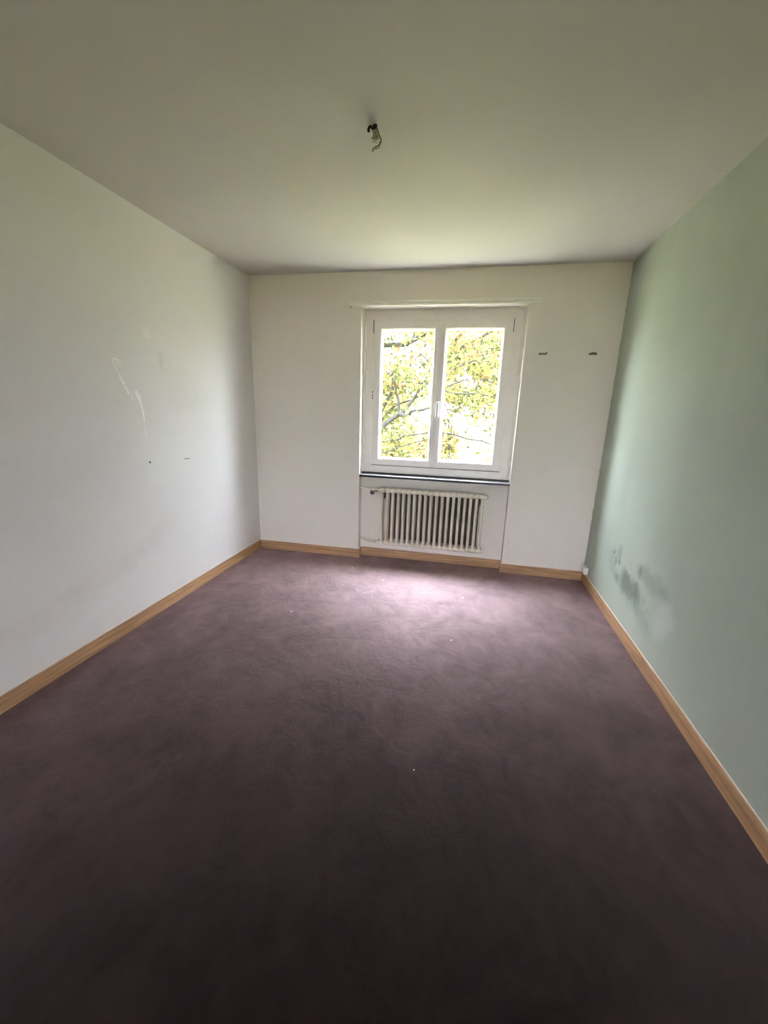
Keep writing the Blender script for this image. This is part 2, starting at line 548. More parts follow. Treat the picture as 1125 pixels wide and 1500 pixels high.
baseboard('baseboard_right', (W, YB), (W, 0), (-1, 0), m_oak_y.m, 1, 'light oak baseboard along the green wall')
baseboard('baseboard_back_left', (BT, 0), (NX0 + BT, 0), (0, -1), m_oak_x.m, 0, 'oak baseboard between white corner and radiator niche')
baseboard('baseboard_back_right', (NX1 - BT, 0), (W - BT, 0), (0, -1), m_oak_x.m, 0, 'oak baseboard between radiator niche and green wall')
baseboard('baseboard_niche', (NX0 + BT, ND), (NX1 - BT, ND), (0, -1), m_oak_x.m, 0, 'oak baseboard under the radiator')
baseboard('baseboard_niche_left', (NX0, 0.0), (NX0, ND), (1, 0), m_oak_y.m, 1, 'short oak return at the niche side near the radiator valve')
baseboard('baseboard_niche_right', (NX1, 0.0), (NX1, ND), (-1, 0), m_oak_y.m, 1, 'short oak return at the niche side near the green wall')

# ragged plaster streak on the left wall (thin smears of filler)
def ribbon(bm, pts, thick=0.0012):
    """pts: (y, z, half width); a thin raised smear on the plane x=0"""
    L, R = [], []
    for i, (y, z, w) in enumerate(pts):
        a = pts[max(i - 1, 0)]; c = pts[min(i + 1, len(pts) - 1)]
        d = Vector((c[0] - a[0], c[1] - a[1])).normalized()
        nn = Vector((-d.y, d.x))
        L.append((y + nn.x * w, z + nn.y * w)); R.append((y - nn.x * w, z - nn.y * w))
    f = [bm.verts.new((thick, y, z)) for y, z in L] , [bm.verts.new((thick, y, z)) for y, z in R]
    g = [bm.verts.new((-0.0005, y, z)) for y, z in L], [bm.verts.new((-0.0005, y, z)) for y, z in R]
    for i in range(len(pts) - 1):
        bm.faces.new((f[0][i], f[0][i + 1], f[1][i + 1], f[1][i]))
        bm.faces.new((f[0][i], g[0][i], g[0][i + 1], f[0][i + 1]))
        bm.faces.new((f[1][i], f[1][i + 1], g[1][i + 1], g[1][i]))
    bm.faces.new((f[0][0], f[1][0], g[1][0], g[0][0]))
    bm.faces.new((f[0][-1], g[0][-1], g[1][-1], f[1][-1]))
rr = random.Random(3)
def jitter(pts, n, w0, w1, amp=0.3):
    out = []
    for i in range(n):
        t = i / (n - 1) * (len(pts) - 1)
        k = min(int(t), len(pts) - 2); u = t - k
        y = pts[k][0] * (1 - u) + pts[k + 1][0] * u
        z = pts[k][1] * (1 - u) + pts[k + 1][1] * u
        w = (w0 + (w1 - w0) * i / (n - 1)) * rr.uniform(1 - amp, 1 + amp)
        if i in (0, n - 1): w *= 0.35
        out.append((y + rr.uniform(-1, 1) * 0.002, z, w))
    return out
bm = bmesh.new()
ribbon(bm, jitter([(-1.541, 1.632), (-1.535, 1.60), (-1.515, 1.56)], 7, 0.004, 0.003))
ribbon(bm, jitter([(-1.508, 1.555), (-1.497, 1.525), (-1.478, 1.495)], 9, 0.005, 0.008, 0.5))
ribbon(bm, jitter([(-1.480, 1.492), (-1.462, 1.46), (-1.447, 1.435)], 8, 0.006, 0.004, 0.5))
ribbon(bm, jitter([(-1.444, 1.432), (-1.432, 1.415)], 5, 0.003, 0.003))
ribbon(bm, jitter([(-1.540, 1.632), (-1.515, 1.635), (-1.500, 1.620)], 6, 0.003, 0.004, 0.5))
obj('filler_streak', bm, m_fill, wall_left)['label'] = 'chipped upper filler streak'
bm = bmesh.new()
ribbon(bm, jitter([(-1.395, 1.468), (-1.383, 1.43), (-1.370, 1.39)], 9, 0.010, 0.011))
ribbon(bm, jitter([(-1.371, 1.395), (-1.360, 1.33), (-1.356, 1.28)], 10, 0.009, 0.005, 0.3))
ribbon(bm, jitter([(-1.356, 1.275), (-1.357, 1.22)], 6, 0.002, 0.0015))
ribbon(bm, jitter([(-1.360, 1.225), (-1.361, 1.205)], 4, 0.005, 0.004))
ribbon(bm, jitter([(-1.360, 1.19), (-1.362, 1.155)], 4, 0.0025, 0.0015))
ribbon(bm, jitter([(-1.41, 1.452), (-1.392, 1.46)], 4, 0.003, 0.004))
obj('filler_streak', bm, m_fill, wall_left)['label'] = 'smooth lower filler streak'

# ------------------------------------------------------------------ window
win = bpy.data.objects.new('window_1', None)
C.objects.link(win)
structure(win, 'white two-leaf casement window over a black stone sill', 'window')

def ring_frame(bm, x0, x1, z0, z1, wl_, wr, wb, wt, y0, y1, bev=0.004, bead=None):
    """rectangular mitred frame; front face at y0, back at y1; bead: (depth y, inward width) slope to the glass"""
    o = [(x0, z0), (x1, z0), (x1, z1), (x0, z1)]
    def ins(d):
        return [(x0 + d[0], z0 + d[2]), (x1 - d[1], z0 + d[2]), (x1 - d[1], z1 - d[3]), (x0 + d[0], z1 - d[3])]
    iw = (wl_, wr, wb, wt)
    loops = []
    loops.append([(x, y1, z) for x, z in o])
    loops.append([(x, y0 + bev, z) for x, z in o])
    loops.append([(x, y0, z) for x, z in ins((bev,) * 4)])
    loops.append([(x, y0, z) for x, z in ins(tuple(w - bev * 1.5 for w in iw))])
    loops.append([(x, y0 + bev * 1.2, z) for x, z in ins(iw)])
    if bead:
        loops.append([(x, bead[0], z) for x, z in ins(tuple(w + bead[1] for w in iw))])
    loops.append([(x, y1, z) for x, z in ins(tuple(w + (bead[1] if bead else 0) for w in iw))])
    vs = [[bm.verts.new(c) for c in lp] for lp in loops]
    for a, b_ in zip(vs, vs[1:] + vs[:1]):
        for i in range(4):
            j = (i + 1) % 4
            bm.faces.new((a[i], a[j], b_[j], b_[i]))
    return bm

# fixed frame: a proud cover strip against the reveal, then the main face
FX0, FX1, FZ0, FZ1 = NX0 - 0.004, NX1 + 0.004, 0.826, NZ + 0.004
bm = bmesh.new()
ring_frame(bm, FX0, FX1, FZ0, FZ1, 0.100, 0.105, 0.085, 0.095, 0.106, 0.172, 0.003)
fr = obj('window_frame', bm, m_frame, win)
bm = bmesh.new()
ring_frame(bm, FX0, FX1, FZ0, FZ1, 0.026, 0.028, 0.012, 0.018, 0.098, 0.120, 0.003)
obj('cover_strip', bm, m_frame, fr)
bm = bmesh.new(); box(bm, NX0, NX1, 0.086, 0.104, 0.8125, 0.829)  # black strip between sill top and frame
obj('sill_dark_strip', bm, m_black, fr)

SZ0, SZ1 = 0.900, 2.150
GZ0, GZ1 = 0.964, 2.076
SY = 0.088
def sash(name, x0, x1, g0, g1):
    bm = bmesh.new()
    ring_frame(bm, x0, x1, SZ0, SZ1, g0 - x0, x1 - g1, GZ0 - SZ0, SZ1 - GZ1, SY, 0.150, 0.005, (0.118, 0.008))
    s = obj(name, bm, m_frame, win)
    bm = bmesh.new()
    box(bm, g0 + 0.002, g1 - 0.002, 0.1235, 0.1275, GZ0 + 0.002, GZ1 - 0.002)
    obj('glass_pane', bm, m_glass, s)
    return s
s1 = sash('window_sash', 1.119, 1.680, 1.188, 1.648)
s2 = sash('window_sash', 1.683, 2.284, 1.750, 2.212)
# cover strip over the meeting stiles, on the opening leaf
bm = bmesh.new()
prism(bm, [(1.672, SY + 0.002), (1.675, SY - 0.008), (1.684, SY - 0.011), (1.736, SY - 0.011), (1.742, SY - 0.006), (1.744, SY + 0.002)], 2, SZ0 + 0.004, SZ1 - 0.004)
obj('meeting_strip', bm, m_frame, s2)
# handle: rose, neck, lever pointing down
bm = bmesh.new()
hx, hy = 1.712, SY - 0.011
box(bm, hx - 0.014, hx + 0.014, hy - 0.010, hy, 1.425, 1.495, 0.004)
obj('handle_rose', bm, m_handle, s2)
bm = bmesh.new()
tube(bm, [(hx, hy, 1.472), (hx, hy - 0.030, 1.472)], 0.0085, 12)
path = smooth_path([(hx, hy - 0.026, 1.478), (hx, hy - 0.040, 1.468), (hx + 0.001, hy - 0.046, 1.445), (hx + 0.001, hy - 0.047, 1.40), (hx, hy - 0.044, 1.350)], 5)
rads = [0.0095 + 0.002 * math.sin(i / len(path) * math.pi) for i in range(len(path))]
tube(bm, path, rads, 12)
obj('handle_lever', bm, m_handle, s2, True)
# hinges
def hinge(s, x, z, side):
    bm = bmesh.new()
    tube(bm, [(x, SY + 0.001, z - 0.012), (x, SY + 0.001, z + 0.055)], 0.0055, 10)
    box(bm, x - 0.009, x + 0.009, SY - 0.010, SY + 0.004, z - 0.014, z + 0.002, 0.002)
    h = obj('hinge', bm, m_chrome, s)
    h['label'] = 'small metal corner hinge'
hinge(s1, 1.114, 0.893, -1)
hinge(s2, 2.290, 0.896, 1)
for s, x in ((s1, 1.1165), (s2, 2.2865)):
    bm = bmesh.new(); box(bm, x - 0.0022, x + 0.0022, SY - 0.001, SY + 0.006, 2.045, 2.150)
    obj('scissor_slot', bm, m_black, s)['label'] = 'dark slot at the upper hinge'
bm = bmesh.new()
for z in (1.555, 1.525, 1.503):
    box(bm, 1.116, 1.124, SY - 0.006, SY + 0.002, z - 0.008, z + 0.006, 0.002)
obj('latch_stop', bm, m_bracket, s1)['label'] = 'small dark fitting on the left stile'
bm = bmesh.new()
box(bm, 1.121, 2.282, SY + 0.003, SY + 0.016, 0.8955, 0.9005)  # dark strip put in as the shadow line under the sashes
obj('sash_shadow_line', bm, m_black, fr)
# sill: black polished stone
bm = bmesh.new(); box(bm, NX0, NX1, -0.004, 0.104, 0.793, 0.8105, 0.002)
sill = obj('window_sill', bm, m_sill, win)
sill['label'] = 'dark sill with a black front edge'
bm = bmesh.new(); box(bm, NX0, NX1, 0.004, 0.104, 0.8100, 0.8125, 0.001)
obj('sill_top', bm, m_silltop, sill)['label'] = 'pale glossy top of the sill'
bm = bmesh.new()
prism(bm, [(0.172, 0.80), (YO + 0.05, 0.79), (YO + 0.05, 0.765), (0.172, 0.775)], 0, NX0, NX1)
obj('outer_sill', bm, m_stone_ext, win)

# curtain rail over the window
RX0, RX1 = 0.924, 2.468
rail = thing('curtain_rail', 'long white wall-mounted curtain rail board above the window', 'curtain rail', (1.7, 0.0, 2.255))
bm = bmesh.new()
prism(bm, [(0.0, 2.239), (-0.013, 2.239), (-0.015, 2.241), (-0.015, 2.2515), (-0.0105, 2.2525), (-0.0105, 2.2545), (-0.019, 2.2555), (-0.019, 2.272), (-0.016, 2.274), (0.0, 2.274)], 0, RX0, RX1)
place(obj('rail_board', bm, m_rail), rail)
bm = bmesh.new(); box(bm, RX0 + 0.02, RX1 - 0.02, -0.0125, -0.003, 2.2365, 2.240)
place(obj('glide_track', bm, m_rail), rail)
for x in (RX0, RX1):
    s = -1 if x == RX0 else 1
    bm = bmesh.new(); box(bm, x - 0.004, x + 0.004, -0.021, 0.0, 2.236, 2.252, 0.0015)
    place(obj('end_stop', bm, m_white_plastic), rail)
bm = bmesh.new(); tube(bm, [(RX0 + 0.012, -0.006, 2.238), (RX0 + 0.012, -0.007, 2.226)], 0.0035, 8)
place(obj('rail_screw', bm, m_iron), rail)

# ------------------------------------------------------------------ radiator
RZ0, RZ1 = 0.180, 0.682
X0C, PITCH, NCOL = 1.256, 0.0503, 19
ROWS = (-0.020, 0.010, 0.040)
rad = thing('radiator', 'cream tubular column radiator hung in the niche under the window', 'radiator', (1.71, 0.01, 0.0))
COLZ = ((RZ0, 0.015), (RZ0 + 0.02, 0.0145), (RZ0 + 0.045, 0.0125), (RZ1 - 0.045, 0.0125), (RZ1 - 0.02, 0.0145), (RZ1, 0.015))
def column(bm, y):
    return tube(bm, [(0, y, z) for z, r in COLZ], [r for z, r in COLZ], 10, False)
def section_bm():
    bm = bmesh.new()
    for y in ROWS[1:]:
        column(bm, y)
    for z in (RZ0, RZ1):
        # header portion: an oblong barrel that swells at the column and necks at the seam
        prof = [(-PITCH / 2, 0.0185), (-PITCH * 0.36, 0.0205), (-PITCH * 0.2, 0.023), (0, 0.0235), (PITCH * 0.2, 0.023), (PITCH * 0.36, 0.0205), (PITCH / 2, 0.0185)]
        rings = []
        for x, r in prof:
            ring = []
            for k in range(16):
                a = 2 * math.pi * k / 16
                cy_, sz_ = math.cos(a), math.sin(a)
                ring.append(bm.verts.new((x, 0.010 + 0.026 * (1 if cy_ > 0.01 else -1 if cy_ < -0.01 else 0) + r * cy_, z + r * sz_)))
            rings.append(ring)
        for a, b_ in zip(rings, rings[1:]):
            for k in range(16):
                bm.faces.new((a[k], a[(k + 1) % 16], b_[(k + 1) % 16], b_[k]))
        bm.faces.new(rings[0][::-1]); bm.faces.new(rings[-1])
    return bm
sec0 = obj('section', section_bm(), m_rad, None, True)
bm = bmesh.new()
column(bm, ROWS[0])
col0 = obj('column', bm, m_rad, None, True)
for k in range(NCOL):
    s = sec0 if k == 0 else sec0.copy()
    if k: C.objects.link(s)
    s.parent = rad
    s.location = (X0C + PITCH * k - 1.71, -0.010, 0.0)
    c_ = col0 if k == 0 else col0.copy()
    if k: C.objects.link(c_)
    c_.parent = s
XL, XR = X0C - PITCH / 2, X0C + PITCH * (NCOL - 0.5)
for x0, x1, z in ((XR, XR + 0.024, RZ1), (XR, XR + 0.024, RZ0), (XL, XL - 0.016, RZ0), (XL, XL - 0.014, RZ1)):
    bm = bmesh.new()
    d = x1 - x0
    tube(bm, [(x0, -0.012, z), (x0 + d * 0.35, -0.012, z), (x0 + d * 0.36, -0.012, z), (x0 + d * 0.8, -0.012, z), (x1, -0.012, z)], [0.021, 0.021, 0.017, 0.016, 0.010], 12)
    place(obj('end_plug', bm, m_rad), rad)
for x in (X0C + PITCH * 0.5, X0C + PITCH * (NCOL - 1.5)):
    bm = bmesh.new()
    box(bm, x - 0.010, x + 0.010, -0.012, ND - 0.002, 0.632, 0.646, 0.002)
    box(bm, x - 0.009, x + 0.009, -0.018, -0.008, 0.606, 0.650, 0.002)
    box(bm, x - 0.02, x + 0.02, ND - 0.007, ND - 0.001, 0.59, 0.66, 0.002)
    place(obj('wall_bracket', bm, m_bracket), rad)
bm = bmesh.new()
box(bm, X0C + PITCH * 0.92, X0C + PITCH * (NCOL - 1.4), 0.074, 0.082, RZ0 + 0.015, RZ1 - 0.02, 0.002)  # added dark sheet gives the gaps between columns their shade
bb_ = place(obj('gap_shade_sheet', bm, m_bracket), rad)
bb_['label'] = 'dark brown sheet added behind the columns to shade the gaps'
# supply pipe, valve and return pipe
bm = bmesh.new()
tube(bm, smooth_path([(NX0 + 0.001, 0.035, 0.683), (1.06, 0.030, 0.683), (1.11, 0.014, 0.679), (1.16, -0.004, 0.681), (1.185, -0.010, 0.682)], 5), 0.0085, 12)
place(obj('supply_pipe', bm, m_pipe, None, True), rad)
bm = bmesh.new()
tube(bm, [(1.150, -0.006, 0.681), (1.196, -0.012, 0.682), (1.2165, -0.012, 0.682)], [0.013, 0.013, 0.010], 12)
tube(bm, [(1.172, -0.008, 0.682), (1.172, -0.045, 0.670)], [0.012, 0.010], 12)
valve = place(obj('valve_body', bm, m_pipe), rad)
bm = bmesh.new()
tube(bm, [(1.173, -0.040, 0.672), (1.173, -0.046, 0.670), (1.173, -0.068, 0.663), (1.173, -0.072, 0.662)], [0.014, 0.020, 0.020, 0.016], 14)
tube(bm, [(1.185, -0.030, 0.672), (1.215, -0.020, 0.674)], [0.008, 0.006], 8)
kn = obj('valve_knob', bm, m_valve)
kn['label'] = 'dark brown round valve knob'
kn.parent = valve
bm = bmesh.new()
tube(bm, smooth_path([(NX0 + 0.001, 0.030, 0.176), (1.06, 0.030, 0.176), (1.11, 0.022, 0.174), (1.15, 0.004, 0.166), (1.185, -0.008, 0.172), (1.205, -0.012, 0.178)], 5), 0.0085, 12)
ret = place(obj('return_pipe', bm, m_pipe, None, True), rad)
bm = bmesh.new()
tube(bm, [(1.186, -0.010, 0.174), (1.200, -0.012, 0.177)], [0.017, 0.017], 6)
obj('pipe_nut', bm, m_pipe, ret)

# ------------------------------------------------------------------ small things on the walls
def wall_hook(x, z, label, tip):
    t_ = thing('wall_hook', label, 'hook', (x, 0.0, z), 'dark metal hooks right of the window')
    bm = bmesh.new()
    box(bm, x - 0.030, x + 0.030, -0.006, 0.0, z - 0.008, z + 0.006, 0.002)
    place(obj('plate', bm, m_iron), t_)
    bm = bmesh.new()
    if tip:
        box(bm, x + 0.022, x + 0.031, -0.022, -0.004, z - 0.005, z + 0.013, 0.002)
    else:
        prism(bm, [(x - 0.020, z + 0.005), (x + 0.020, z + 0.005), (x + 0.010, z + 0.011), (x - 0.010, z + 0.011)], 1, -0.018, -0.004)
    place(obj('tip', bm, m_iron), t_)
    for dx in (-0.018, 0.012):
        bm = bmesh.new(); tube(bm, [(x + dx, -0.005, z - 0.001), (x + dx, -0.008, z - 0.001)], [0.004, 0.003], 8)
        place(obj('screw', bm, m_bracket), t_)
wall_hook(2.519, 1.868, 'dark flat metal hook on white wall beside the window, with upturned end', True)
wall_hook(2.888, 1.868, 'dark flat metal hook on white wall near the green wall corner', False)

ob = thing('outlet_box', 'small white outlet box on the green wall above the corner baseboard', 'outlet', (W, -0.09, 0.13))
bm = bmesh.new(); box(bm, W - 0.030, W, -0.125, -0.030, 0.098, 0.160, 0.004)
place(obj('housing', bm, m_white_plastic), ob)
bm = bmesh.new(); box(bm, W - 0.034, W - 0.029, -0.118, -0.037, 0.106, 0.154, 0.002)
cov = place(obj('cover', bm, m_white_plastic), ob)
bm = bmesh.new(); tube(bm, [(W - 0.033, -0.0775, 0.130), (W - 0.0355, -0.0775, 0.130)], [0.006, 0.005], 10)
obj('screw', bm, m_iron, cov)

bm = bmesh.new()
tube(bm, [(0.0, -1.025, 1.012), (0.030, -1.018, 1.016)], 0.0022, 8)
tube(bm, [(0.030, -1.018, 1.016), (0.033, -1.0175, 1.0164)], 0.0045, 8)
tag(obj('nail', bm, m_iron), 'thin nail sticking out of the white wall toward the window corner', 'nail')
bm = bmesh.new()
tube(bm, [(0.0, -1.354, 1.026), (0.006, -1.354, 1.026), (0.0075, -1.354, 1.026)], [0.004, 0.0065, 0.004], 10)
tag(obj('screw', bm, m_bracket), 'small dark screw head in white wall below the filler streak', 'screw')

# ceiling outlet: hook, terminal block, bare wires
lamp = thing('ceiling_lamp_outlet', 'bare ceiling lamp wires with terminal block hanging from a dark hook', 'lamp wires', (1.522, -1.69, H))
YL = -1.69
bm = bmesh.new()
tube(bm, smooth_path([(1.5345, YL, H + 0.004), (1.5345, YL, 2.492), (1.528, YL - 0.004, 2.486), (1.515, YL - 0.010, 2.492), (1.508, YL - 0.012, 2.482), (1.510, YL - 0.012, 2.474)], 5), 0.0054, 10)
tube(bm, [(1.532, YL, H), (1.532, YL, H - 0.004)], [0.010, 0.008], 14)
place(obj('hook', bm, m_hook, None, True), lamp)
bm = bmesh.new()
tube(bm, smooth_path([(1.526, YL, 2.4985), (1.524, YL, 2.486), (1.532, YL, 2.474), (1.536, YL, 2.462)], 4), 0.005, 8)
place(obj('cable', bm, m_hook, None, True), lamp)
bm = bmesh.new()
prism(bm, [(1.524, 2.478), (1.542, 2.481), (1.553, 2.447), (1.540, 2.443), (1.519, 2.452), (1.527, 2.458)], 1, YL - 0.012, YL + 0.012)
blk = place(obj('terminal_block', bm, m_block), lamp)
bm = bmesh.new()
for y in (-0.006, 0.006):
    tube(bm, [(1.5285, YL + y, 2.473), (1.5275, YL + y - 0.0005, 2.4745)], 0.003, 8)
tube(bm, [(1.538, YL - 0.0115, 2.470), (1.538, YL - 0.0135, 2.470)], 0.0035, 8)
tube(bm, [(1.542, YL - 0.0115, 2.456), (1.542, YL - 0.0135, 2.456)], 0.0035, 8)
obj('clamp_screw', bm, m_wire2, blk)
bm = bmesh.new()
tube(bm, smooth_path([(1.540, YL - 0.002, 2.488), (1.546, YL - 0.004, 2.478), (1.551, YL - 0.004, 2.462), (1.5585, YL - 0.005, 2.448), (1.5575, YL - 0.006, 2.435), (1.549, YL - 0.006, 2.428), (1.538, YL - 0.006, 2.424), (1.531, YL - 0.006, 2.417)], 5), 0.0019, 8)
w1 = place(obj('wire', bm, m_wire, None, True), lamp)
bm = bmesh.new()
tube(bm, smooth_path([(1.547, YL + 0.004, 2.452), (1.552, YL + 0.004, 2.444), (1.551, YL + 0.003, 2.434), (1.551, YL, 2.424), (1.543, YL - 0.002, 2.421), (1.534, YL - 0.004, 2.417)], 5), 0.0016, 8)
w2 = place(obj('wire', bm, m_wire2, None, True), lamp)
bm = bmesh.new()
tube(bm, smooth_path([(1.537, YL - 0.005, 2.4235), (1.530, YL - 0.006, 2.419), (1.5265, YL - 0.006, 2.4125), (1.5255, YL - 0.006, 2.408)], 4), [0.002] * 2 + [0.0048] * 8 + [0.003] * 3, 10)
obj('wire_cap', bm, m_block, w1, True)

# scraps on the carpet
def scrap(x, y, r, mat, label, seed):
    q = random.Random(seed)
    bm = bmesh.new()
    n = 6
    ang = [2 * math.pi * k / n + q.uniform(-0.3, 0.3) for k in range(n)]
    lo = [bm.verts.new((x + math.cos(a) * r * q.uniform(0.5, 1.1), y + math.sin(a) * r * q.uniform(0.5, 1.1), -0.0005)) for a in ang]
    hi = [bm.verts.new((v.co.x + q.uniform(-1, 1) * r * 0.15, v.co.y + q.uniform(-1, 1) * r * 0.15, r * q.uniform(0.35, 0.9))) for v in lo]
    top = bm.verts.new((x, y, r * 0.8))
    bm.faces.new(lo[::-1])
    for k in range(n):
        bm.faces.new((lo[k], lo[(k + 1) % n], hi[(k + 1) % n], hi[k]))
        bm.faces.new((hi[k], hi[(k + 1) % n], top))
    tag(obj('paper_scrap', bm, mat), label, 'scrap', 'scraps on the carpet')
scrap(1.057, -0.29, 0.0065, m_scrap, 'tiny white scrap on carpet before the niche edge by the valve', 1)
scrap(1.384, -0.487, 0.0090, m_scrap, 'pale scrap on carpet in front of the left end of the radiator', 2)
scrap(2.052, -0.64, 0.0070, m_scrap, 'white crumb on carpet in front of the right end of the radiator', 3)
scrap(1.997, -0.231, 0.0060, m_scrap_red, 'reddish crumb on dark carpet close under the radiator', 4)
scrap(0.872, -1.184, 0.0080, m_scrap, 'white fleck on carpet amid brushed marks, nearest the white wall', 5)
scrap(1.991, -1.268, 0.0040, m_scrap, 'tiny white speck alone on mid carpet', 6)
scrap(1.887, -2.262, 0.0030, m_scrap, 'tiny speck on the dark carpet nearest the viewer', 8)

# ------------------------------------------------------------------ outside
GZ = -1.0
bm = bmesh.new(); box(bm, -80, 80, -120, 160, GZ - 0.3, GZ)
lawn = structure(obj('ground_lawn', bm, m_lawn), 'sunny yellow green lawn outside the window', 'lawn')
bm = bmesh.new()
prism(bm, [(1.6, 25.0), (9, 23.0), (40, 25), (40, 70), (6, 70), (3.3, 42)], 2, GZ, GZ + 0.02)
structure(obj('path_gravel', bm, m_gravel), 'pale gravel path beyond the lawn', 'path')

